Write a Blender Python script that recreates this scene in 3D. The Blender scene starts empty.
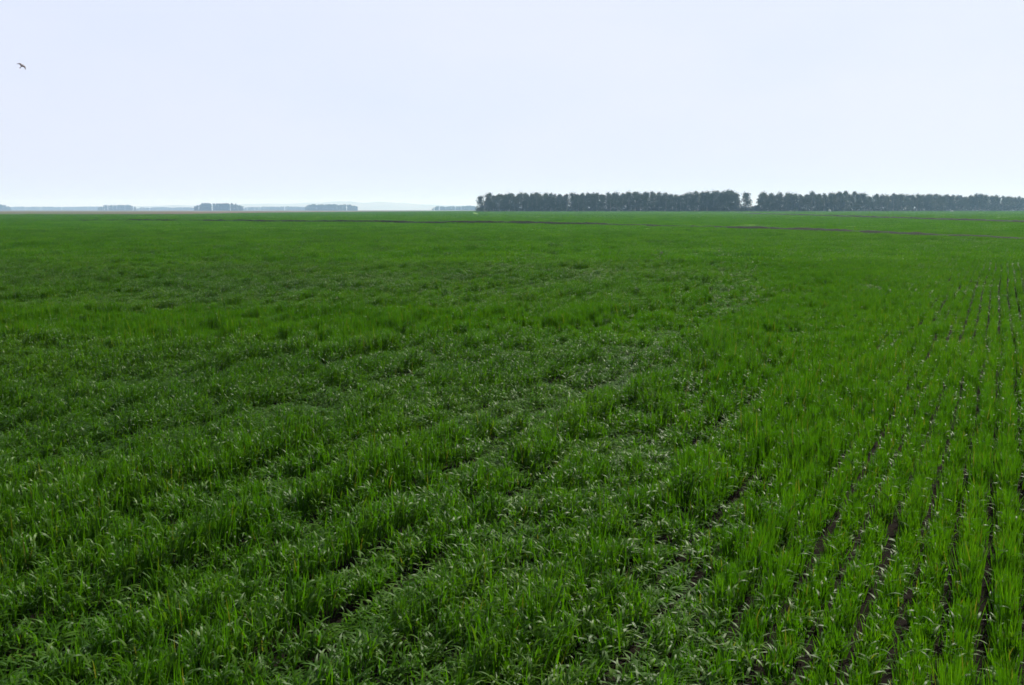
import bpy, math, random
import numpy as np
from mathutils import Vector

rng = np.random.default_rng(7)
random.seed(7)
R = math.radians
scene = bpy.context.scene
COL = scene.collection

# ------------------------------------------------------------------ frame of the place
CAM_H = 2.35
FPX = 995.0
HORIZON = 210.0
PITCH = math.atan((342.5 - HORIZON) / FPX); COSP, SINP = math.cos(PITCH), math.sin(PITCH)
def at(px, d, py=None):
    """ground x for a column of the picture at depth d"""
    return (px - 512.0) / FPX * (d * COSP + CAM_H * SINP)
def on_ray(px, py, d):
    """the point at depth d that stands over column px, row py of the photograph's view"""
    u, v = (px - 512.0) / FPX, (342.5 - py) / FPX
    f, z = COSP + v * SINP, v * COSP - SINP
    return (u / f * d, d, CAM_H + z / f * d)

def sstep(a, b, x):   # also runs downwards when a > b
    t = np.clip((np.asarray(x, float) - a) / (b - a), 0, 1)
    return t * t * (3 - 2 * t)

# ------------------------------------------------------------------ numpy value noise
def _hash(ix, iy, seed):
    n = (ix.astype(np.int64) * 374761393 + iy.astype(np.int64) * 668265263 + seed * 974711) & 0xFFFFFFFF
    n = ((n ^ (n >> 13)) * 1274126177) & 0xFFFFFFFF
    n = n ^ (n >> 16)
    return (n & 0xFFFFFF) / float(0xFFFFFF)
def vnoise(x, y, seed=0):
    x = np.asarray(x, float); y = np.asarray(y, float)
    ix = np.floor(x); iy = np.floor(y)
    fx = x - ix; fy = y - iy
    fx = fx * fx * (3 - 2 * fx); fy = fy * fy * (3 - 2 * fy)
    a = _hash(ix, iy, seed); b = _hash(ix + 1, iy, seed)
    c = _hash(ix, iy + 1, seed); d = _hash(ix + 1, iy + 1, seed)
    return (a * (1 - fx) + b * fx) * (1 - fy) + (c * (1 - fx) + d * fx) * fy
def fbm(x, y, seed=0, oct=3):
    s = 0; a = 1; t = 0
    for k in range(oct):
        s = s + a * vnoise(x * 2 ** k + 17.3 * k, y * 2 ** k - 9.1 * k, seed + k); t += a; a *= .5
    return s / t

def terrain(x, y):
    x = np.asarray(x, float); y = np.asarray(y, float)
    d = np.hypot(x, y)
    und = (fbm(x / 16, y / 11, 50, 2) - .5) * .24 * sstep(6, 30, d) * (1 - sstep(150, 300, d))
    az = x / np.maximum(np.abs(y), 1)
    rise = 1.0 * sstep(560, 850, y) * sstep(-.18, 0.0, az)
    return und + rise

# ------------------------------------------------------------------ helpers
def tag(o, label=None, cat=None, group=None, kind=None):
    if label: o['label'] = label
    if cat: o['category'] = cat
    if group: o['group'] = group
    if kind: o['kind'] = kind
    return o
def empty(name, loc, rz=0.0):
    o = bpy.data.objects.new(name, None); COL.objects.link(o)
    o.location = loc; o.rotation_euler = (0, 0, rz); o.empty_display_size = .5
    return o
def mesh_obj(name, V, F, mats, parent=None, smooth=True, fmat=None, link=True):
    me = bpy.data.meshes.new(name)
    me.from_pydata([tuple(map(float, v)) for v in V], [], [tuple(map(int, f)) for f in F])
    for m in (mats if isinstance(mats, (list, tuple)) else [mats]): me.materials.append(m)
    if smooth: me.polygons.foreach_set('use_smooth', [True] * len(me.polygons))
    if fmat is not None: me.polygons.foreach_set('material_index', fmat)
    me.update()
    o = bpy.data.objects.new(name, me)
    if link: COL.objects.link(o)
    if parent is not None: o.parent = parent
    return o

# ------------------------------------------------------------------ materials
def new_mat(name):
    m = bpy.data.materials.new(name); m.use_nodes = True
    nt = m.node_tree; nt.nodes.clear()
    out = nt.nodes.new('ShaderNodeOutputMaterial')
    return m, nt, out
def ramp(nt, fac, stops):
    r = nt.nodes.new('ShaderNodeValToRGB')
    els = r.color_ramp.elements
    while len(els) < len(stops): els.new(.5)
    for e, (p, c) in zip(els, stops): e.position = p; e.color = (*c, 1)
    nt.links.new(fac, r.inputs[0])
    return r.outputs[0]
def noise(nt, vec, scale, detail=3, rough=.5):
    n = nt.nodes.new('ShaderNodeTexNoise'); n.inputs['Scale'].default_value = scale
    n.inputs['Detail'].default_value = detail; n.inputs['Roughness'].default_value = rough
    nt.links.new(vec, n.inputs['Vector'])
    return n.outputs['Fac']
def math_n(nt, op, a, b):
    n = nt.nodes.new('ShaderNodeMath'); n.operation = op
    for i, v in enumerate((a, b)):
        if isinstance(v, (int, float)): n.inputs[i].default_value = v
        else: nt.links.new(v, n.inputs[i])
    return n.outputs[0]
def mix_rgb(nt, fac, a, b, blend='MIX'):
    n = nt.nodes.new('ShaderNodeMix'); n.data_type = 'RGBA'; n.blend_type = blend
    for i, v in ((0, fac), (6, a), (7, b)):
        if isinstance(v, (int, float)): n.inputs[i].default_value = v
        elif isinstance(v, tuple): n.inputs[i].default_value = (*v, 1)
        else: nt.links.new(v, n.inputs[i])
    return n.outputs[2]

def leaf_material(name, c_dark, c_mid, c_light, c_old, trans, rough, spec, old_at=.94, trans_mix=.45):
    m, nt, out = new_mat(name)
    geo = nt.nodes.new('ShaderNodeNewGeometry')
    oi = nt.nodes.new('ShaderNodeObjectInfo')
    patch = noise(nt, geo.outputs['Position'], .16, 3)
    fine = noise(nt, geo.outputs['Position'], 1.1, 2)
    a = math_n(nt, 'MULTIPLY', geo.outputs['Random Per Island'], .40)
    b = math_n(nt, 'MULTIPLY', oi.outputs['Random'], .22)
    c = math_n(nt, 'MULTIPLY', patch, .55)
    d = math_n(nt, 'MULTIPLY', fine, .25)
    s = math_n(nt, 'ADD', math_n(nt, 'ADD', a, b), math_n(nt, 'ADD', c, d))
    s = math_n(nt, 'SUBTRACT', s, .22)
    col = ramp(nt, s, [(0.1, c_dark), (.5, c_mid), (.9, c_light)])
    o = math_n(nt, 'GREATER_THAN', geo.outputs['Random Per Island'], old_at)
    col = mix_rgb(nt, math_n(nt, 'MULTIPLY', o, .75), col, c_old)
    p = nt.nodes.new('ShaderNodeBsdfPrincipled')
    p.inputs['Roughness'].default_value = rough
    p.inputs['Specular IOR Level'].default_value = spec
    nt.links.new(col, p.inputs['Base Color'])
    t = nt.nodes.new('ShaderNodeBsdfTranslucent')
    nt.links.new(mix_rgb(nt, 1.0, col, trans, 'MULTIPLY'), t.inputs['Color'])
    mx = nt.nodes.new('ShaderNodeMixShader'); mx.inputs[0].default_value = trans_mix
    nt.links.new(p.outputs[0], mx.inputs[1]); nt.links.new(t.outputs[0], mx.inputs[2])
    nt.links.new(mx.outputs[0], out.inputs['Surface'])
    return m

def simple_mat(name, c1, c2, scale, rough=.85, bump=.0, spec=.3):
    m, nt, out = new_mat(name)
    geo = nt.nodes.new('ShaderNodeNewGeometry')
    f = noise(nt, geo.outputs['Position'], scale, 5, .6)
    col = ramp(nt, f, [(.3, c1), (.7, c2)])
    p = nt.nodes.new('ShaderNodeBsdfPrincipled'); p.inputs['Roughness'].default_value = rough
    p.inputs['Specular IOR Level'].default_value = spec
    nt.links.new(col, p.inputs['Base Color'])
    if bump:
        bn = nt.nodes.new('ShaderNodeBump'); bn.inputs['Strength'].default_value = bump
        bn.inputs['Distance'].default_value = .05
        nt.links.new(noise(nt, geo.outputs['Position'], scale * 4, 5, .65), bn.inputs['Height'])
        nt.links.new(bn.outputs[0], p.inputs['Normal'])
    nt.links.new(p.outputs[0], out.inputs['Surface'])
    return m

M_up = leaf_material('wheat_leaf_upright', (.022, .080, .003), (.047, .138, .004), (.088, .194, .006), (.14, .115, .035),
                     (1.3, 1.4, .35), .5, .12, .985, .48)
M_bent = leaf_material('wheat_leaf_bent', (.018, .056, .003), (.040, .104, .006), (.094, .172, .016), (.12, .12, .04),  # leaf tones; the palest also has the drooping tips' highlights painted in
                       (1.25, 1.35, .35), .46, .15, .993, .36)
M_stem = simple_mat('wheat_stem', (.03, .08, .010), (.05, .10, .015), 3.0)

def ground_material():
    m, nt, out = new_mat('field_soil')
    geo = nt.nodes.new('ShaderNodeNewGeometry')
    P = geo.outputs['Position']
    soil = ramp(nt, noise(nt, P, 4.0, 6, .65), [(.25, (.006, .005, .004)), (.55, (.010, .0085, .006)), (.8, (.022, .017, .011))])
    # unploughed pasture and stubble far beyond the crop
    far = ramp(nt, noise(nt, P, .0035, 3, .5), [(.35, (.12, .084, .052)), (.5, (.10, .078, .042)), (.65, (.06, .085, .026))])
    ln = nt.nodes.new('ShaderNodeVectorMath'); ln.operation = 'LENGTH'
    nt.links.new(P, ln.inputs[0])
    mr = nt.nodes.new('ShaderNodeMapRange'); mr.inputs[1].default_value = 600; mr.inputs[2].default_value = 700
    nt.links.new(ln.outputs['Value'], mr.inputs[0])
    col = mix_rgb(nt, mr.outputs[0], soil, far)
    p = nt.nodes.new('ShaderNodeBsdfPrincipled'); p.inputs['Roughness'].default_value = 1
    p.inputs['Specular IOR Level'].default_value = .04
    nt.links.new(col, p.inputs['Base Color'])
    bn = nt.nodes.new('ShaderNodeBump'); bn.inputs['Strength'].default_value = .8; bn.inputs['Distance'].default_value = .04
    nt.links.new(noise(nt, P, 14.0, 5, .7), bn.inputs['Height'])
    nt.links.new(bn.outputs[0], p.inputs['Normal'])
    nt.links.new(p.outputs[0], out.inputs['Surface'])
    return m
M_ground = ground_material()

def canopy_material():
    m, nt, out = new_mat('wheat_canopy')
    geo = nt.nodes.new('ShaderNodeNewGeometry'); P = geo.outputs['Position']
    s = math_n(nt, 'ADD', math_n(nt, 'MULTIPLY', noise(nt, P, .02, 4, .6), .6), math_n(nt, 'MULTIPLY', noise(nt, P, .5, 4, .6), .4))
    col = ramp(nt, s, [(.3, (.054, .130, .006)), (.5, (.080, .172, .008)), (.7, (.108, .205, .012))])
    p = nt.nodes.new('ShaderNodeBsdfPrincipled'); p.inputs['Roughness'].default_value = .8
    p.inputs['Specular IOR Level'].default_value = .15
    nt.links.new(col, p.inputs['Base Color'])
    nt.links.new(p.outputs[0], out.inputs['Surface'])
    return m
M_canopy = canopy_material()

# ------------------------------------------------------------------ ground, one polar sheet to the horizon
def polar_sheet(radii, nsec, zfun, a0=0.0, a1=2 * math.pi, closed=True):
    V = []; F = []
    nA = nsec if closed else nsec + 1
    ang = np.linspace(a0, a1, nsec + 1)[:nA]
    for r in radii:
        x = r * np.sin(ang); y = r * np.cos(ang); z = zfun(x, y)
        V += list(zip(x, y, z))
    for i in range(len(radii) - 1):
        for j in range(nsec):
            k = (j + 1) % nA if closed else j + 1
            F.append((i * nA + j, i * nA + k, (i + 1) * nA + k, (i + 1) * nA + j))
    return V, F
radii = np.concatenate([[.05], np.geomspace(.6, 14000, 210)])
V, F = polar_sheet(radii, 220, lambda x, y: terrain(x, y))
F.append(tuple(reversed(range(220))))
g = mesh_obj('ground', V, F, M_ground)
tag(g, kind='structure')

# ------------------------------------------------------------------ wheat plants
def add_leaf(V, F, base, az, length, width, tilt, bend, power, segs, roll=0.0):
    """one grass blade: a strip of quads that leaves the stem at tilt and curves over by bend"""
    ca, sa = math.cos(az), math.sin(az)
    p = np.array(base, float); ds = length / segs
    i0 = len(V)
    for k in range(segs + 1):
        s = k / segs
        th = tilt + bend * s ** power
        tx = np.array((ca * math.sin(th), sa * math.sin(th), math.cos(th)))
        side = np.array((-sa, ca, 0.0))
        nrm = np.cross(tx, side)
        ro = roll * (0.3 + s)
        sd = side * math.cos(ro) + nrm * math.sin(ro)
        w = width * (.55 + .45 * min(1, s * 4)) * (1 - s ** 2.2) * .5
        if k == segs:
            V.append(tuple(p))
        else:
            V.append(tuple(p - sd * w)); V.append(tuple(p + sd * w))
        p = p + tx * ds
    for k in range(segs - 1):
        a = i0 + 2 * k
        F.append((a, a + 1, a + 3, a + 2))
    a = i0 + 2 * (segs - 1)
    F.append((a, a + 1, a + 2))

TAU = 2 * math.pi
def upright_leaf(V, F, bx, by, rnd, segs, wide=1.0, tall=1.0, splay=26):
    az = rnd.uniform(0, TAU)
    h0 = rnd.uniform(.02, .10) * tall
    add_leaf(V, F, (bx + rnd.gauss(0, .012), by + rnd.gauss(0, .012), h0), az, rnd.uniform(.085, .155) * tall, rnd.uniform(.0065, .0105) * wide,
             R(rnd.uniform(1, splay)), R(rnd.uniform(0, 1.6 * splay)), 2.0, segs, rnd.uniform(-.9, .9))
def bent_leaf(V, F, bx, by, rnd, segs, wide=1.0, tall=1.0):
    az = rnd.gauss(0, 1.5)           # they nod down-wind
    h0 = rnd.uniform(.05, .155) * tall
    add_leaf(V, F, (bx + rnd.gauss(0, .015), by + rnd.gauss(0, .015), h0), az, rnd.uniform(.055, .105) * tall, rnd.uniform(.0095, .0145) * wide,
             R(rnd.uniform(15, 55)), R(rnd.uniform(50, 95)), .8, segs, rnd.uniform(-.6, .6))

plants = bpy.data.collections.new('wheat_plants')
protos = []
def proto(V, F, mat, fmat=None):
    o = mesh_obj('wheat_tuft.%03d' % len(protos), V, F, mat, link=False, fmat=fmat)
    plants.objects.link(o); protos.append(o)
    return len(protos) - 1
def make_set(n, count, up_share, xs, ys, segs, wide, tall=1.0, splay=26):
    ids = []
    for v in range(n):
        rnd = random.Random(1000 * len(protos) + 13)
        V = []; F = []; fm = []
        for _ in range(count):
            bx = rnd.uniform(-xs, xs); by = rnd.uniform(-ys, ys)
            up = rnd.random() < up_share
            n0 = len(F)
            if up: upright_leaf(V, F, bx, by, rnd, segs, wide, tall, splay)
            else: bent_leaf(V, F, bx, by, rnd, segs, wide, tall)
            fm += [0 if up else 1] * (len(F) - n0)
        ids.append(proto(V, F, [M_up, M_bent], fm))
    return ids
# near tufts, row segments, then ever wider clumps with the distance
up0 = make_set(12, 40, .46, .050, .050, 5, 1.05)
be0 = make_set(10, 36, .26, .058, .058, 5, 1.0)
ne0 = make_set(10, 48, .86, .044, .044, 5, 1.0, 1.08, 16)
ne1 = make_set(6, 120, .90, .13, .042, 4, 1.1, 1.08, 14)
up1 = make_set(8, 120, .50, .13, .060, 4, 1.15)
be1 = make_set(8, 120, .26, .13, .07, 4, 1.1)
up2 = make_set(6, 380, .8, .42, .42, 3, 2.2)
be2 = make_set(6, 380, .42, .42, .42, 3, 2.0)
up3 = make_set(4, 460, .88, 1.4, 1.4, 3, 6.0)
be3 = make_set(4, 460, .58, 1.4, 1.4, 3, 6.0)
up4 = make_set(4, 420, .80, 5.0, 5.0, 2, 22.0)

ROW_A = R(26.2)
DU = np.array((math.sin(ROW_A), math.cos(ROW_A)))       # along the rows
DV = np.array((math.cos(ROW_A), -math.sin(ROW_A)))      # across them
ROW = .205

# banks that cross the field (plan points, crest height)
bank_a = [(-150, 232, .10), (-95, 215, .40), (-64, 204, .58), (-36, 188, .60), (-5, 168, .62), (13.5, 153, .50), (23, 140, .36), (30, 123, .50), (33.5, 108, .48),
          (35.5, 94, .46), (37.5, 82, .43), (38.5, 73.6, .36), (41, 66, .42), (44, 58, .2)]
bank_b = [(155, 700, .4), (141, 585, .75), (122, 420, .75), (108, 300, .68), (99, 230, .62), (93, 180, .60), (88, 140, .5)]
def dist_to_path(x, y, pts):
    best = np.full(np.shape(x), 1e9)
    for (x0, y0, _), (x1, y1, _) in zip(pts[:-1], pts[1:]):
        dx, dy = x1 - x0, y1 - y0
        t = np.clip(((x - x0) * dx + (y - y0) * dy) / (dx * dx + dy * dy), 0, 1)
        best = np.minimum(best, np.hypot(x - x0 - t * dx, y - y0 - t * dy))
    return best

def field_end(x, y):
    az = x / np.maximum(y, 1)
    lim = np.where(az < -.09, 500 + 800 * sstep(-.36, -.09, az) , 1600)
    px = az * 995 + 512
    lim = np.where(az > -.035, np.interp(px, [470, 758, 830, 900, 960, 1070], [826, 832, 862, 950, 1050, 1230]) - 3, lim)
    return lim

def in_field(x, y): return y < field_end(x, y)

def bentness(x, y):
    """where wind has laid the leaves over"""
    u = x * DU[0] + y * DU[1]; v = x * DV[0] + y * DV[1]
    b = .34 + (fbm(x / 2.6, y / 4.5, 3, 3) - .5) * 1.5 + (fbm(x / .8, y / 1.0, 11, 2) - .5) * .7
    def blob(cx, cy, rx, ry, s):
        return s * np.exp(-(((x - cx) / rx) ** 2 + ((y - cy) / ry) ** 2))
    b = b + blob(-5.0, 11.5, 4.4, 2.8, 1.2) + blob(-1.0, 14.0, 3.2, 1.8, .6) + blob(-9, 13, 3, 2.5, .5)
    b = b - blob(-8.5, 19.0, 9, 3.0, 1.7) - blob(-1.0, 20.5, 6, 2.8, 1.2)
    b = b + blob(-10, 29, 13, 6, .55) + blob(4.5, 33, 5, 7, .08) + blob(-20, 48, 22, 9, .35)
    b = b + blob(6.5, 27.0, 3.5, 6.0, -.25) + blob(8.0, 24, 2.5, 4.0, -.1)
    b = b - blob(-1.6, 8.0, 1.8, 1.4, .4)
    b = b - .25 * sstep(.0, .25, x / np.maximum(y, .5)) * sstep(14, 22, y)
    b = b - .22 * sstep(20, 42, y) + .04 * (1 - sstep(5, 11, y))
    b = b - .75 * sstep(.22, .42, x / np.maximum(y, .5)) * (1 - sstep(18, 30, y))
    return b
def vigour(x, y):
    u = x * DU[0] + y * DU[1]; v = x * DV[0] + y * DV[1]
    h = .93 + (fbm(u / 1.5, v / .8, 21, 3) - .5) * .8 + (fbm(x / 6, y / 6, 23, 2) - .5) * .25
    h = h + (vnoise(u / .22, np.round(v / ROW) * 3.7, 27) - .5) * .75 + (fbm(u / .5, v / .3, 28, 2) - .5) * .9
    h = h + (fbm(u / 1.1, v / .5, 48, 2) - .5) * .8 * sstep(11, 18, y) * (1 - sstep(45, 70, y))
    h = h + (fbm(u / 6.0, v / .42, 45, 2) - .5) * 1.6        # soft ridges and furrows along the drilling
    gap = fbm(u / .95, v / .45, 31, 2)
    h = np.where(gap < .31, h * (.40 + .60 * sstep(.19, .31, gap)), h)
    gap2 = fbm(u / 3.0, v / .75, 37, 2)
    h = np.where(gap2 < .36, h * (.48 + .52 * sstep(.22, .36, gap2)), h)
    gap3 = fbm(u / 4.5, v / .5, 39, 2)
    h = np.where(gap3 < .33, h * (.50 + .50 * sstep(.20, .33, gap3)), h)
    neat = sstep(.14, .36, x / np.maximum(y, .5)) * .5
    h = h * (1 - neat) + 1.0 * neat
    return np.clip(h, .34, 1.5)

PX = []; PV = []; PR = []; PS = []
def put(x, y, up_ids, be_ids, base_rot, jit, smin, tilt, zoff=0.0, hscale=1.0, sxy=1.0, neat=None):
    keep = in_field(x, y) & (dist_to_path(x, y, bank_a) > .9) & (dist_to_path(x, y, bank_b) > 1.6)
    x = x[keep]; y = y[keep]
    h = np.maximum(vigour(x, y), smin)
    keep = rng.random(len(x)) < .86 + .14 * sstep(.40, .75, h)          # weak spots are thin as well as short
    if neat is None: keep[:] = True
    x = x[keep]; y = y[keep]; h = h[keep]; n = len(x)
    b = bentness(x, y)
    bent = b + rng.normal(0, .15, n) > .5
    ids = np.where(bent, rng.choice(be_ids, n), rng.choice(up_ids, n))
    if neat is not None:          # on the right the drill rows stand neat and open
        nt_ = rng.random(n) < np.maximum(sstep(.10, .34, x / np.maximum(y, .5)) * 1.02, sstep(-.15, -.55, b) * .85)
        ids = np.where(nt_ & ~bent, rng.choice(neat, n), ids)
    rot = np.zeros((n, 3)); rot[:, 0] = rng.normal(0, tilt, n); rot[:, 1] = rng.normal(.03, tilt, n)
    free = rng.uniform(0, TAU, n)
    wind = rng.normal(0.25, .6, n)
    if base_rot is None:
        rot[:, 2] = np.where(bent, wind, free)
    else:
        rot[:, 2] = base_rot + np.where(rng.random(n) < .5, 0, math.pi) * (~bent) + rng.normal(0, jit, n)
    s = np.ones((n, 3)); s[:, 2] = h * hscale * rng.uniform(.88, 1.12, n)
    s[:, :2] = sxy * (1.32 - .24 * np.clip(h, .3, 1.2))[:, None]
    if neat is not None: right = sstep(.16, .36, x / np.maximum(y, .5)); s[:, :2] *= (1 - .07 * right)[:, None]; s[:, 2] *= 1 - .10 * right
    z = terrain(x, y) + zoff
    PX.append(np.column_stack([x, y, z])); PV.append(ids); PR.append(rot); PS.append(s)

def row_points(y0, y1, step, wob, side=.62, pad=2.5):
    """points on the drill rows within a depth range of the field"""
    xm = side * y1 + pad
    um = math.hypot(xm, y1) + 1
    v = np.arange(-um, um, ROW)
    u = np.arange(-um, um, step)
    U, Vv = np.meshgrid(u, v)
    U = U + rng.uniform(-.5, .5, U.shape) * step
    Vv = Vv + rng.normal(0, wob, Vv.shape) + (fbm(U / 5.0, Vv / 40.0, 71, 2) - .5) * .16
    x = U * DU[0] + Vv * DV[0]; y = U * DU[1] + Vv * DV[1]
    k = (y > y0) & (y < y1) & (np.abs(x) < side * y + pad)
    return x[k], y[k]
def grid_points(y0, y1, cell, side=.60, pad=6):
    xm = side * y1 + pad
    X, Y = np.meshgrid(np.arange(-xm, xm, cell), np.arange(y0, y1, cell))
    X = X + rng.uniform(-.5, .5, X.shape) * cell; Y = Y + rng.uniform(-.5, .5, Y.shape) * cell
    k = (Y > y0) & (Y < y1) & (np.abs(X) < side * Y + pad)
    return X[k], Y[k]

row_rot = math.atan2(DU[1], DU[0])
x, y = row_points(1.2, 17, .050, .014); put(x, y, up0, be0, None, 0, .2, .09, neat=ne0, hscale=1.38)
x, y = row_points(17, 42, .18, .014); put(x, y, up1, be1, row_rot, .12, .2, .05, neat=ne1, hscale=1.2)
x, y = grid_points(42, 105, .62); put(x, y, up2, be2, 0.0, .5, .5, .03, hscale=1.25)
x, y = grid_points(105, 300, 1.9); put(x, y, up3, be3, 0.0, .8, .6, .01, hscale=1.0)
x, y = grid_points(300, 1230, 7.0); put(x, y, up4, up4, 0.0, .8, .8, 0.0)
P = np.vstack(PX); PVv = np.concatenate(PV); PRr = np.vstack(PR); PSs = np.vstack(PS)
print('wheat points', len(P))

# closed canopy below the leaf tips, from where soil no longer shows
SV = []; SF = []
azs = np.linspace(-.85, .85, 240); ny = 90
for a_ in azs:
    e = float(field_end(np.array([a_ * 100.0]), np.array([100.0]))[0])
    yy = np.geomspace(46, e, ny); xx = a_ * yy
    zz = terrain(xx, yy) + .02 + .07 * sstep(46, 110, yy)
    SV += list(zip(xx, yy, zz))
for i in range(len(azs) - 1):
    for j in range(ny - 1):
        SF.append((i * ny + j, (i + 1) * ny + j, (i + 1) * ny + j + 1, i * ny + j + 1))
ns = len(SV)
allV = np.vstack([np.array(SV, float), P])
me = bpy.data.meshes.new('wheat')
me.from_pydata(allV.tolist(), [], SF)
me.materials.append(M_canopy)
me.polygons.foreach_set('use_smooth', [True] * len(me.polygons))
N = len(allV)
def attr(name, typ, data, key):
    a = me.attributes.new(name, typ, 'POINT'); a.data.foreach_set(key, np.ascontiguousarray(data).ravel())
z3 = np.zeros((ns, 3)); 
attr('plant', 'BOOLEAN', np.concatenate([np.zeros(ns, bool), np.ones(len(P), bool)]), 'value')
attr('variant', 'INT', np.concatenate([np.zeros(ns, np.int32), PVv.astype(np.int32)]), 'value')
attr('turn', 'FLOAT_VECTOR', np.vstack([z3, PRr]).astype(np.float32), 'vector')
attr('size', 'FLOAT_VECTOR', np.vstack([z3 + 1, PSs]).astype(np.float32), 'vector')
wheat = bpy.data.objects.new('wheat', me); COL.objects.link(wheat)
tag(wheat, 'lush green young wheat covering the whole field in drilled rows', 'wheat', kind='stuff')
ng = bpy.data.node_groups.new('wheat_rows', 'GeometryNodeTree')
ng.interface.new_socket('Geometry', in_out='INPUT', socket_type='NodeSocketGeometry')
ng.interface.new_socket('Geometry', in_out='OUTPUT', socket_type='NodeSocketGeometry')
gi = ng.nodes.new('NodeGroupInput'); go = ng.nodes.new('NodeGroupOutput')
ci = ng.nodes.new('GeometryNodeCollectionInfo'); ci.inputs['Collection'].default_value = plants
ci.inputs['Separate Children'].default_value = True; ci.inputs['Reset Children'].default_value = True
iop = ng.nodes.new('GeometryNodeInstanceOnPoints'); iop.inputs['Pick Instance'].default_value = True
def named(name, typ):
    n = ng.nodes.new('GeometryNodeInputNamedAttribute'); n.data_type = typ; n.inputs['Name'].default_value = name
    return n.outputs['Attribute']
e2r = ng.nodes.new('FunctionNodeEulerToRotation')
jn = ng.nodes.new('GeometryNodeJoinGeometry')
L = ng.links.new
L(gi.outputs[0], iop.inputs['Points']); L(named('plant', 'BOOLEAN'), iop.inputs['Selection'])
L(ci.outputs[0], iop.inputs['Instance']); L(named('variant', 'INT'), iop.inputs['Instance Index'])
L(named('turn', 'FLOAT_VECTOR'), e2r.inputs[0]); L(e2r.outputs[0], iop.inputs['Rotation'])
L(named('size', 'FLOAT_VECTOR'), iop.inputs['Scale'])
L(gi.outputs[0], jn.inputs[0]); L(iop.outputs[0], jn.inputs[0]); L(jn.outputs[0], go.inputs[0])
md = wheat.modifiers.new('rows', 'NODES'); md.node_group = ng

# ------------------------------------------------------------------ earth banks
bank_a = [(x, y, h * (.92 if y < 145 else .9)) for x, y, h in bank_a]; bank_b = [(x, y, h * .88) for x, y, h in bank_b]
M_bank = simple_mat('bank_earth', (.004, .014, .001), (.009, .014, .003), .25, .95, .6, .1)
def bank(name, pts, label):
    V = []; F = []
    prof = [(-1.3, 0), (-.8, .45), (-.35, .9), (.0, 1.0), (.4, .85), (.9, .4), (1.4, 0)]
    P2 = []
    for (x0, y0, h0), (x1, y1, h1) in zip(pts[:-1], pts[1:]):
        L_ = math.hypot(x1 - x0, y1 - y0); n = max(2, int(L_ / .8))
        for k in range(n):
            t = k / n; P2.append((x0 + (x1 - x0) * t, y0 + (y1 - y0) * t, h0 + (h1 - h0) * t))
    P2.append(pts[-1])
    for i, (x, y, h) in enumerate(P2):
        a = P2[max(0, i - 1)]; b = P2[min(len(P2) - 1, i + 1)]
        tx, ty = b[0] - a[0], b[1] - a[1]; l = math.hypot(tx, ty) or 1
        nx_, ny_ = -ty / l, tx / l
        hh = h * (.72 + .5 * float(fbm(x / 5, y / 5, 91, 3)))
        for (o, f) in prof:
            w = o * (1 + .5 * (float(vnoise(x / 2 + o * 3, y / 2, 95)) - .5))
            X, Y = x + nx_ * w, y + ny_ * w
            z = float(terrain(X, Y)) - .05 + hh * f * (.85 + .3 * float(vnoise(X * 1.3, Y * 1.3, 97)))
            V.append((X, Y, z))
    m = len(prof)
    for i in range(len(P2) - 1):
        for j in range(m - 1):
            a = i * m + j
            F.append((a, a + 1, a + m + 1, a + m))
    o = mesh_obj(name, V, F, M_bank)
    return tag(o, label, 'earth bank', kind='structure')
bank('earth_bank', bank_a, 'low dark earth bank curving across the middle of the wheat field')
bank('earth_bank', bank_b, 'second low dark earth bank running out towards the right-hand trees')

# ------------------------------------------------------------------ trees
M_crown = leaf_material('tree_foliage', (.012, .024, .010), (.021, .036, .013), (.036, .054, .018), (.06, .06, .03),
                        (1.1, 1.3, .6), .5, .4, .97, .25)
M_bark = simple_mat('tree_bark', (.10, .085, .07), (.26, .23, .20), 1.5, .9)

def tube(V, F, pts, rads, n=7):
    i0 = len(V)
    for k, (p, r) in enumerate(zip(pts, rads)):
        p = Vector(p)
        d = (Vector(pts[min(k + 1, len(pts) - 1)]) - Vector(pts[max(k - 1, 0)])).normalized()
        a = d.cross(Vector((.3, 1, .1))).normalized(); b = d.cross(a)
        for j in range(n):
            t = TAU * j / n
            V.append(tuple(p + (a * math.cos(t) + b * math.sin(t)) * r))
    for k in range(len(pts) - 1):
        for j in range(n):
            F.append((i0 + k * n + j, i0 + k * n + (j + 1) % n, i0 + (k + 1) * n + (j + 1) % n, i0 + (k + 1) * n + j))
    F.append(tuple(i0 + (len(pts) - 1) * n + j for j in range(n)))

def leaf_cloud(V, F, c, rx, rz, count, size, rnd):
    """leaf sprays scattered through a clump, thinning at its rim"""
    for _ in range(count):
        while True:
            q = Vector((rnd.uniform(-1, 1), rnd.uniform(-1, 1), rnd.uniform(-1, 1)))
            if q.length < 1: break
        q = q * (.55 + .45 * q.length)
        p = Vector((c[0] + q.x * rx, c[1] + q.y * rx, c[2] + q.z * rz))
        n = Vector((rnd.gauss(0, 1), rnd.gauss(0, 1), rnd.gauss(0, 1))).normalized()
        a = n.orthogonal().normalized(); b = n.cross(a)
        s = size * rnd.uniform(.55, 1.25)
        i = len(V)
        V.append(tuple(p - a * s)); V.append(tuple(p - b * s * .45 + n * s * .15)); V.append(tuple(p + a * s)); V.append(tuple(p + b * s * .45 + n * s * .1))
        F.append((i, i + 1, i + 2, i + 3))

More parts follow.
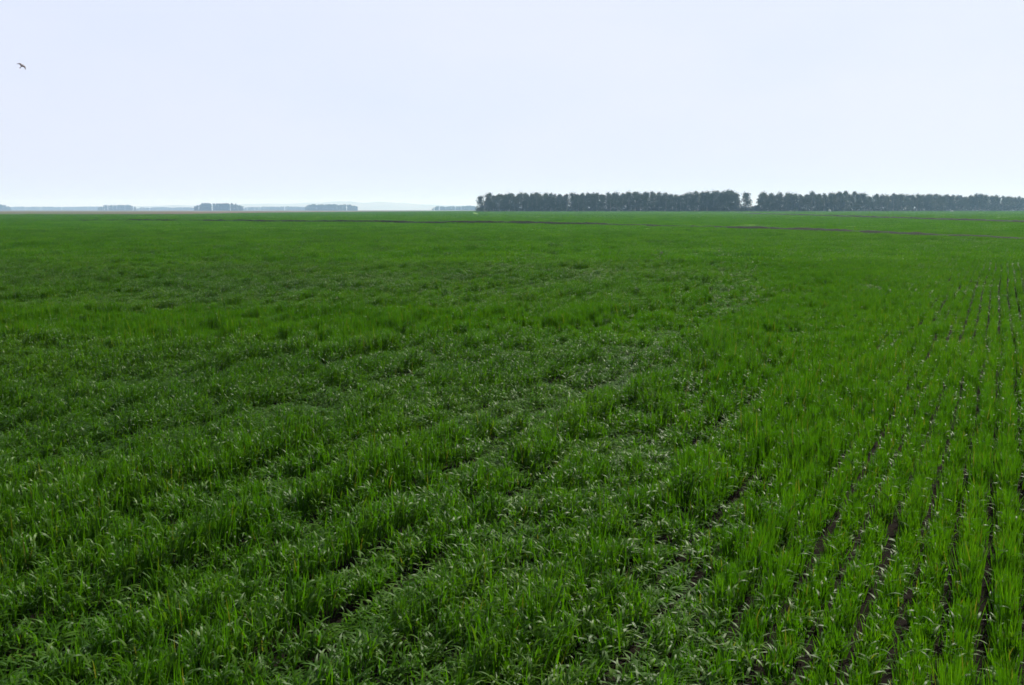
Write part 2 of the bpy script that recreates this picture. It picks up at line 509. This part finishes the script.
def make_tree(seed, H, clear, spread, low=False, dens=1.0):
    rnd = random.Random(seed)
    TV = []; TF = []; CV = []; CF = []
    lean = (rnd.uniform(-.4, .4), rnd.uniform(-.4, .4))
    pts = [(lean[0] * (k / 6) ** 1.5 + rnd.uniform(-.1, .1) * (k > 0), lean[1] * (k / 6) ** 1.5, H * .93 * k / 6) for k in range(7)]
    tube(TV, TF, pts, [.26, .22, .19, .16, .12, .08, .04])
    nlimb = 19 if not low else 22
    for k in range(nlimb):
        t = clear + (1 - clear) * (k + .5) / nlimb
        z = H * t * .95
        az = rnd.uniform(0, TAU)
        q = (t - clear) / (1 - clear); prof = (1 - q ** 2.2) * (.75 + .35 * math.sin(math.pi * q)) if not low else (1.15 - .75 * (t - clear) / (1 - clear))
        r = spread * (.12 + .85 * prof) * rnd.uniform(.6, 1.1)
        x0 = lean[0] * t ** 1.5; y0 = lean[1] * t ** 1.5
        tip = (x0 + math.cos(az) * r, y0 + math.sin(az) * r, z + rnd.uniform(.3, 1.3))
        mid = (x0 + math.cos(az) * r * .5, y0 + math.sin(az) * r * .5, z + rnd.uniform(-.1, .5))
        tube(TV, TF, [(x0, y0, max(.3, z - 1.0)), mid, tip], [.09, .06, .02], 5)
        rc = rnd.uniform(.85, 1.5) * spread / 2.4
        leaf_cloud(CV, CF, tip, rc, rc * rnd.uniform(.7, 1.1), int(52 * dens), .42, rnd)
        leaf_cloud(CV, CF, mid, rc * .8, rc * .8, int(34 * dens), .42, rnd)
    leaf_cloud(CV, CF, (lean[0], lean[1], H * .93), spread * .52, H * .085, int(120 * dens), .38, rnd)
    return TV, TF, CV, CF

tree_kinds = []
def build_tree_kind(seed, H, clear, spread, **kw):
    TV, TF, CV, CF = make_tree(seed, H, clear, spread, **kw)
    root = empty('shelter_tree', (0, 0, 0))
    t = mesh_obj('trunk', TV, TF, M_bark, root)
    c = mesh_obj('crown', CV, CF, M_crown, root, smooth=False)
    tree_kinds.append([root, [t, c], False])
for k in range(9):
    rr = random.Random(400 + k)
    build_tree_kind(500 + k, 15.0 * rr.uniform(.93, 1.05), rr.uniform(.14, .32), rr.uniform(3.2, 4.6))
KLOW = len(tree_kinds); build_tree_kind(601, 12.5, .08, 4.2, low=True, dens=1.15)
KSHRUB = len(tree_kinds); build_tree_kind(611, 6.5, .06, 2.6, low=True)

def place_tree(kind, x, y, scale, rz, label, group, cat='tree', zs=1.0):
    root, kids, used = tree_kinds[kind]
    if not used:
        o = root; tree_kinds[kind][2] = True
    else:
        o = root.copy(); COL.objects.link(o)
        for ch in kids:
            c = ch.copy(); COL.objects.link(c); c.parent = o
    o.location = (x, y, float(terrain(x, y)) - .05); o.rotation_euler = (0, 0, rz); o.scale = (scale, scale, scale * zs)
    for key in ('label', 'category', 'group'):
        if key in o: del o[key]
    tag(o, label, cat, group)
    return o

GL = 'trees of the left shelterbelt'; GR = 'trees of the right shelterbelt'
LL = 'tall dark tree packed into the shelterbelt left of the narrow sky gap'
LR = 'tall dark tree packed into the shelterbelt right of the narrow sky gap'
rt = random.Random(33)
# left shelterbelt: columns 477 .. 750, about 830 m away
def top_left(px):     # relative tree height along the belt
    return float(np.interp(px, [476, 490, 520, 560, 600, 660, 700, 735], [.88, .95, .94, .95, 1.0, 1.05, 1.06, 1.05]))
for row in range(3):
    px = 487 + row * 1.5
    while px < 738.5:
        d = 832 + row * 6 + rt.uniform(-1.5, 1.5)
        if not (688 < px < 690 and row == 0):
            place_tree(rt.randrange(9), at(px, d), d, top_left(px) * rt.uniform(.86, 1.08) * (.95 + .08 * float(vnoise(px / 14, 3, 61))), rt.uniform(0, TAU), LL, GL)
        px += rt.uniform(3.9, 7.4) if row < 2 else rt.uniform(5.5, 9)
place_tree(KLOW, at(481.5, 834), 834, 1.0, .4, 'broad dark tree branched low down at the open left end of the shelterbelt', GL)
place_tree(KLOW, at(745.2, 832), 832, 1.32, 2.0, 'slim dark tree set apart at the right end of the left shelterbelt', GL, zs=.90)
# right shelterbelt: recedes from 840 m to 1150 m
def right_line(px): return float(np.interp(px, [758, 830, 900, 960, 1070], [838, 870, 960, 1060, 1240]))
for row in range(3):
    px = 763 + row * 1.2
    while px < 1068:
        d = right_line(px) + row * 7 + rt.uniform(-2, 2)
        kk = 1.02 if px < 880 else 1.05
        if True:
            place_tree(rt.randrange(9), at(px, d), d, kk * rt.uniform(.86, 1.08) * (.95 + .1 * float(vnoise(px / 14, 3, 62))), rt.uniform(0, TAU), LR, GR)
        px += (rt.uniform(3.9, 7.6) if row < 2 else rt.uniform(5.5, 9)) * 840 / d
place_tree(6, at(761, 840), 840, .98, 2.2, 'dark tree standing first in the right shelterbelt, at the edge of the sky gap', GR)
dd = right_line(974)
for q, px in enumerate((969, 973.5, 978, 983)):
    place_tree((5, 1, 7, 4)[q], at(px, dd), dd - 4, (1.12, 1.22, 1.2, 1.1)[q], 2.2 + q, 'taller tree in the rounded bump rising above the right part of the right shelterbelt', 'taller trees of the rounded bump')
# low trees closing the foot of the sky gap and the foot of the belts
for q, px in enumerate((752.5, 755.5, 758)):
    place_tree(KSHRUB, at(px, 850), 850, .62 + .08 * q, q * 1.3, 'low dark shrub closing the foot of the narrow sky gap', 'shrubs in the sky gap', 'shrub')

# dense undergrowth under the belts: uncountable, one mass for each belt
def undergrowth(name, line, p0, p1, label, h):
    rnd = random.Random(77); V = []; F = []
    px = p0
    while px < p1:
        d = line(px) + rnd.uniform(-3, 14)
        x = at(px, d); z = float(terrain(x, d))
        hh = h * rnd.uniform(.6, 1.2)
        leaf_cloud(V, F, (x, d, z + hh * .45), 1.7, hh * .6, 90, .5, rnd)
        px += rnd.uniform(.5, 1.3)
    return tag(mesh_obj(name, V, F, M_crown, smooth=False), label, 'undergrowth', kind='stuff')
undergrowth('undergrowth', lambda p: 829, 477, 751, 'dark scrub along the foot of the left shelterbelt', 4.6)
undergrowth('undergrowth', lambda p: right_line(p) - 3, 759, 1068, 'dark scrub along the foot of the right shelterbelt', 4.6)

# ------------------------------------------------------------------ far woods, each reading as one mass
def far_wood(label, p0, p1, d, top, seed, depth=60, ends=.15):
    top *= 1.22; d *= 1.2
    rnd = random.Random(seed); V = []; F = []
    w = (p1 - p0) / FPX * d
    n = int(w / 3.0)
    for k in range(n * 2):
        t = rnd.random()
        x = at(p0 + (p1 - p0) * t, d); y = d + rnd.uniform(0, depth)
        e = min(1.0, (min(t, 1 - t) / ends) ** .6 * .6 + .42)
        h = top * e * rnd.uniform(.82, 1.04) * (.9 + .2 * float(vnoise(t * 9, seed, 5)))
        nc = max(3, int(h / 3.2))
        for c in range(nc):
            leaf_cloud(V, F, (x + rnd.uniform(-1, 1), y, h * (c + .5) / nc), 3.2, h / nc * .8, 22, 1.9, rnd)
    return tag(mesh_obj('far_wood', V, F, M_crown, smooth=False), label, 'wood', 'woods on the left skyline', 'stuff')
far_wood('flat-topped bluish wood nearest on the left, tallest on that skyline', 193, 240, 3000, 20.7, 1)
far_wood('long flat-topped bluish wood between the hazy gap and the tall left wood', 303, 356, 3375, 20.7, 2)
far_wood('small pale wood left of the tallest far wood', 98, 132, 3915, 20.7, 3)
far_wood('dark wood cut by the left edge of the photo', -30, 5, 3915, 23.1, 4)
far_wood('low pale wood just left of the big shelterbelt', 432, 480, 3625, 15.4, 5)
far_wood('very pale long wood at the far left skyline', 4, 100, 5600, 19.0, 6, 120, .05)
far_wood('very pale low wood between the two flat-topped woods', 240, 306, 4700, 17.0, 7, 120, .1)
far_wood('very pale broken wood left of the flat-topped wood', 133, 194, 5200, 15.0, 8, 120, .1)

# ------------------------------------------------------------------ hazy hills
M_hill = simple_mat('hill_cover', (.15, .17, .12), (.22, .22, .16), .004, .95)
def hills():
    V = []; F = []
    pxs = np.linspace(-60, 620, 120)
    prof = np.interp(pxs, [-60, 60, 130, 200, 270, 325, 350, 390, 430, 480, 540, 620], [3, 3.2, 4, 5.2, 6.4, 8.2, 8.4, 7.6, 6, 4, 3, 2])
    prof = prof + (fbm(pxs / 30, pxs * 0, 5, 3) - .5) * 1.6
    ds = [10600, 10900, 11300, 11800, 12500, 13300]
    fs = [0.0, .35, .8, 1.0, .7, 0.0]
    for d, f in zip(ds, fs):
        for p, h in zip(pxs, prof):
            V.append((at(p, d), d, -1 + h * d / FPX * f * (.85 + .3 * float(vnoise(p / 14, d / 300, 8)))))
    n = len(pxs)
    for i in range(len(ds) - 1):
        for j in range(n - 1):
            F.append((i * n + j, i * n + j + 1, (i + 1) * n + j + 1, (i + 1) * n + j))
    return tag(mesh_obj('hills', V, F, M_hill), kind='structure')
hills()

# ------------------------------------------------------------------ small pale things in the field
M_stone = simple_mat('pale_stone', (.22, .24, .21), (.40, .42, .38), 3.0, .8, .3)
def boulder(x, y, sx, sy, sz, seed, label):
    V = []; F = []; n, m = 12, 8
    for i in range(m + 1):
        a = math.pi * i / m
        for j in range(n):
            b = TAU * j / n
            q = np.array((math.sin(a) * math.cos(b), math.sin(a) * math.sin(b), math.cos(a)))
            k = .78 + .45 * float(vnoise(q[0] * 1.7 + seed + q[2], q[1] * 1.7 - q[2] * 1.3, seed))
            V.append((q[0] * k * sx, q[1] * k * sy, max(-.35 * sz, q[2] * k * sz)))
    for i in range(m):
        for j in range(n):
            F.append((i * n + j, (i + 1) * n + j, (i + 1) * n + (j + 1) % n, i * n + (j + 1) % n))
    o = mesh_obj('boulder', V, F, M_stone)
    o.location = (x, y, float(terrain(x, y)) + .3 * sz)
    return tag(o, label, 'boulder')
boulder(at(829.5, 800), 800, 1.1, .9, 1.7, 3, 'taller pale boulder at the field edge below the light gaps of the right shelterbelt')
boulder(at(952, 800), 800, 1.4, .8, .8, 9, 'low pale boulder at the field edge nearer the right end of the shelterbelt')

M_weed = simple_mat('weed_head', (.16, .21, .09), (.28, .33, .18), 20, .9)
def weed():
    root = empty('weed', (at(660.5, 43), 43, float(terrain(at(660.5, 43), 43))))
    tag(root, 'lone pale-headed weed standing up out of the wheat in the middle distance', 'weed')
    V = []; F = []
    tube(V, F, [(0, 0, 0), (.01, 0, .22), (.03, .01, .50)], [.009, .008, .005], 6)
    tube(V, F, [(.005, 0, .16), (-.05, .02, .34)], [.006, .003], 5)
    mesh_obj('stem', V, F, M_stem, root)
    rnd = random.Random(5)
    V = []; F = []
    leaf_cloud(V, F, (.03, .01, .50), .075, .06, 110, .030, rnd)
    mesh_obj('flower_head', V, F, M_weed, root, smooth=False)
    V = []; F = []
    leaf_cloud(V, F, (-.05, .02, .37), .04, .045, 40, .022, rnd)
    mesh_obj('flower_head', V, F, M_weed, root, smooth=False)
    V = []; F = []
    for k in range(8): add_leaf(V, F, (0, 0, .03 + .04 * k), k * 2.4, .14, .03, .7, .8, 1.2, 4)
    mesh_obj('foliage', V, F, M_up, root)
weed()

# ------------------------------------------------------------------ the bird
M_bird = simple_mat('dark_plumage', (.06, .042, .045), (.10, .075, .075), 8, .7)
def bird():
    V = []; F = []; n = 10
    # body from beak to tail, along +Y (flying away)
    st = [(.20, .004, 0), (.175, .012, .0), (.155, .026, .004), (.12, .032, .005), (.07, .044, -.004), (0, .05, -.006), (-.08, .036, -.002), (-.13, .022, .002), (-.16, .018, .004)]
    for yy, r, z in st:
        for j in range(n):
            t = TAU * j / n
            V.append((r * math.cos(t), yy, z + r * .9 * math.sin(t)))
    for i in range(len(st) - 1):
        for j in range(n):
            F.append((i * n + j, (i + 1) * n + j, (i + 1) * n + (j + 1) % n, i * n + (j + 1) % n))
    F.append(tuple(range(n))); 
    def loft(sections):
        i0 = len(V)
        for (p, lead, trail, th, up) in sections:
            px_, py_, pz_ = p
            V.append((px_, py_ + lead, pz_)); V.append((px_, py_ + (lead + trail) * .5, pz_ + th)); V.append((px_, py_ + trail, pz_)); V.append((px_, py_ + (lead + trail) * .5, pz_ - th * .4))
        for k in range(len(sections) - 1):
            for j in range(4):
                a = i0 + k * 4
                F.append((a + j, a + (j + 1) % 4, a + 4 + (j + 1) % 4, a + 4 + j))
        F.append(tuple(i0 + (len(sections) - 1) * 4 + j for j in range(4)))
    for s in (-1, 1):
        loft([((s * .02, 0, .01), .10, -.08, .014, 0), ((s * .12, .02, .045), .09, -.08, .010, 0), ((s * .20, .03, .05), .07, -.07, .007, 0),
              ((s * .29, 0, .025), .04, -.07, .005, 0), ((s * .37, -.06, -.01), .01, -.04, .002, 0)])
    # fan of the tail
    i0 = len(V)
    for (xx, yy, z) in [(-.018, -.15, .004), (.018, -.15, .004), (.055, -.27, .0), (0, -.255, .004), (-.055, -.27, .0), (-.018, -.15, -.004), (.018, -.15, -.004), (.055, -.27, -.004), (0, -.255, 0), (-.055, -.27, -.004)]:
        V.append((xx, yy, z))
    F.append(tuple(i0 + j for j in (0, 1, 2, 3, 4))); F.append(tuple(i0 + j for j in (9, 8, 7, 6, 5)))
    for j in range(5): F.append((i0 + j, i0 + (j + 1) % 5, i0 + 5 + (j + 1) % 5, i0 + 5 + j))
    o = mesh_obj('bird', V, F, M_bird)
    d = 62.0
    o.location = on_ray(21.8, 66, d)
    o.rotation_euler = (R(48), R(34), R(20)); o.scale = (.76, .98, .95)
    return tag(o, 'small dark bird banking with spread wings in the pale sky', 'bird')
bird()

# ------------------------------------------------------------------ light: hazy high sun ahead and to the right
SUN_EL, SUN_AZ = R(47), R(42)          # azimuth from +Y towards +X
sd = Vector((math.sin(SUN_AZ) * math.cos(SUN_EL), math.cos(SUN_AZ) * math.cos(SUN_EL), math.sin(SUN_EL)))
sun = bpy.data.lights.new('sun', 'SUN'); sun.energy = 5.0; sun.angle = R(.6); sun.color = (1.0, .95, .86)
so = bpy.data.objects.new('sun', sun); COL.objects.link(so)
so.rotation_euler = sd.to_track_quat('Z', 'Y').to_euler(); so.location = sd * 60

w = bpy.data.worlds.new('World'); scene.world = w; w.use_nodes = True
nt = w.node_tree; nt.nodes.clear()
out = nt.nodes.new('ShaderNodeOutputWorld'); bg = nt.nodes.new('ShaderNodeBackground'); bg.inputs['Strength'].default_value = .10
sky = nt.nodes.new('ShaderNodeTexSky'); sky.sky_type = 'NISHITA'; sky.sun_disc = False
sky.sun_elevation = SUN_EL; sky.sun_rotation = SUN_AZ; sky.dust_density = 4.0; sky.air_density = 1.0; sky.ozone_density = 1.0
tc = nt.nodes.new('ShaderNodeTexCoord')
mp = nt.nodes.new('ShaderNodeMapping'); mp.inputs['Scale'].default_value = (2.0, 2.0, 5.0)
nt.links.new(tc.outputs['Generated'], mp.inputs['Vector'])
veil = noise(nt, mp.outputs[0], 1.6, 5, .55)
# thin white cloud veil over the blue
vcol = ramp(nt, veil, [(.32, (5.65, 6.1, 7.6)), (.58, (5.95, 6.28, 7.62))])
# the veil of haze is thick low down and thins out towards a clear zenith
sx = nt.nodes.new('ShaderNodeSeparateXYZ'); nt.links.new(tc.outputs['Generated'], sx.inputs[0])
mrz = nt.nodes.new('ShaderNodeMapRange'); mrz.interpolation_type = 'SMOOTHSTEP'
for i, v in ((1, .22), (2, .62), (3, .94), (4, .12)): mrz.inputs[i].default_value = v
nt.links.new(sx.outputs['Z'], mrz.inputs[0])
nt.links.new(mix_rgb(nt, mrz.outputs[0], sky.outputs[0], vcol), bg.inputs['Color'])
nt.links.new(bg.outputs[0], out.inputs['Surface'])

# the hazy air itself
hz = bpy.data.materials.new('hazy_air'); hz.use_nodes = True
nt = hz.node_tree; nt.nodes.clear()
out = nt.nodes.new('ShaderNodeOutputMaterial'); pv = nt.nodes.new('ShaderNodeVolumePrincipled')
pv.inputs['Color'].default_value = (.42, .67, 1.0, 1); pv.inputs['Absorption Color'].default_value = (.75, .79, 1, 1); pv.inputs['Density'].default_value = .00016; pv.inputs['Anisotropy'].default_value = .15
nt.links.new(pv.outputs[0], out.inputs['Volume'])
S, zb, zt = 14600, -2.2, 135
Vb = [(-S, -S, zb), (S, -S, zb), (S, S, zb), (-S, S, zb), (-S, -S, zt), (S, -S, zt), (S, S, zt), (-S, S, zt)]
Fb = [(0, 3, 2, 1), (4, 5, 6, 7), (0, 1, 5, 4), (1, 2, 6, 5), (2, 3, 7, 6), (3, 0, 4, 7)]
tag(mesh_obj('haze', Vb, Fb, hz, smooth=False), 'thin pale haze hanging over the whole plain', 'haze', kind='stuff')

# ------------------------------------------------------------------ camera and render settings
cam = bpy.data.cameras.new('camera'); co = bpy.data.objects.new('camera', cam); COL.objects.link(co)
cam.sensor_width = 36; cam.lens = 36 * FPX / 1024; cam.clip_start = .05; cam.clip_end = 40000
co.location = (0, 0, CAM_H)
co.rotation_euler = (R(90) - math.atan((342.5 - HORIZON) / FPX), 0, 0)
scene.camera = co
scene.render.engine = 'CYCLES'
scene.view_settings.view_transform = 'Standard'; scene.view_settings.look = 'None'
scene.view_settings.exposure = 0.45; scene.view_settings.gamma = 1; scene.view_settings.use_curve_mapping = False
cy = scene.cycles
cy.max_bounces = 6; cy.diffuse_bounces = 3; cy.glossy_bounces = 2; cy.transmission_bounces = 4; cy.volume_bounces = 2; cy.transparent_max_bounces = 4
cy.filter_width = 1.6; cy.use_denoising = True; cy.sample_clamp_indirect = 4
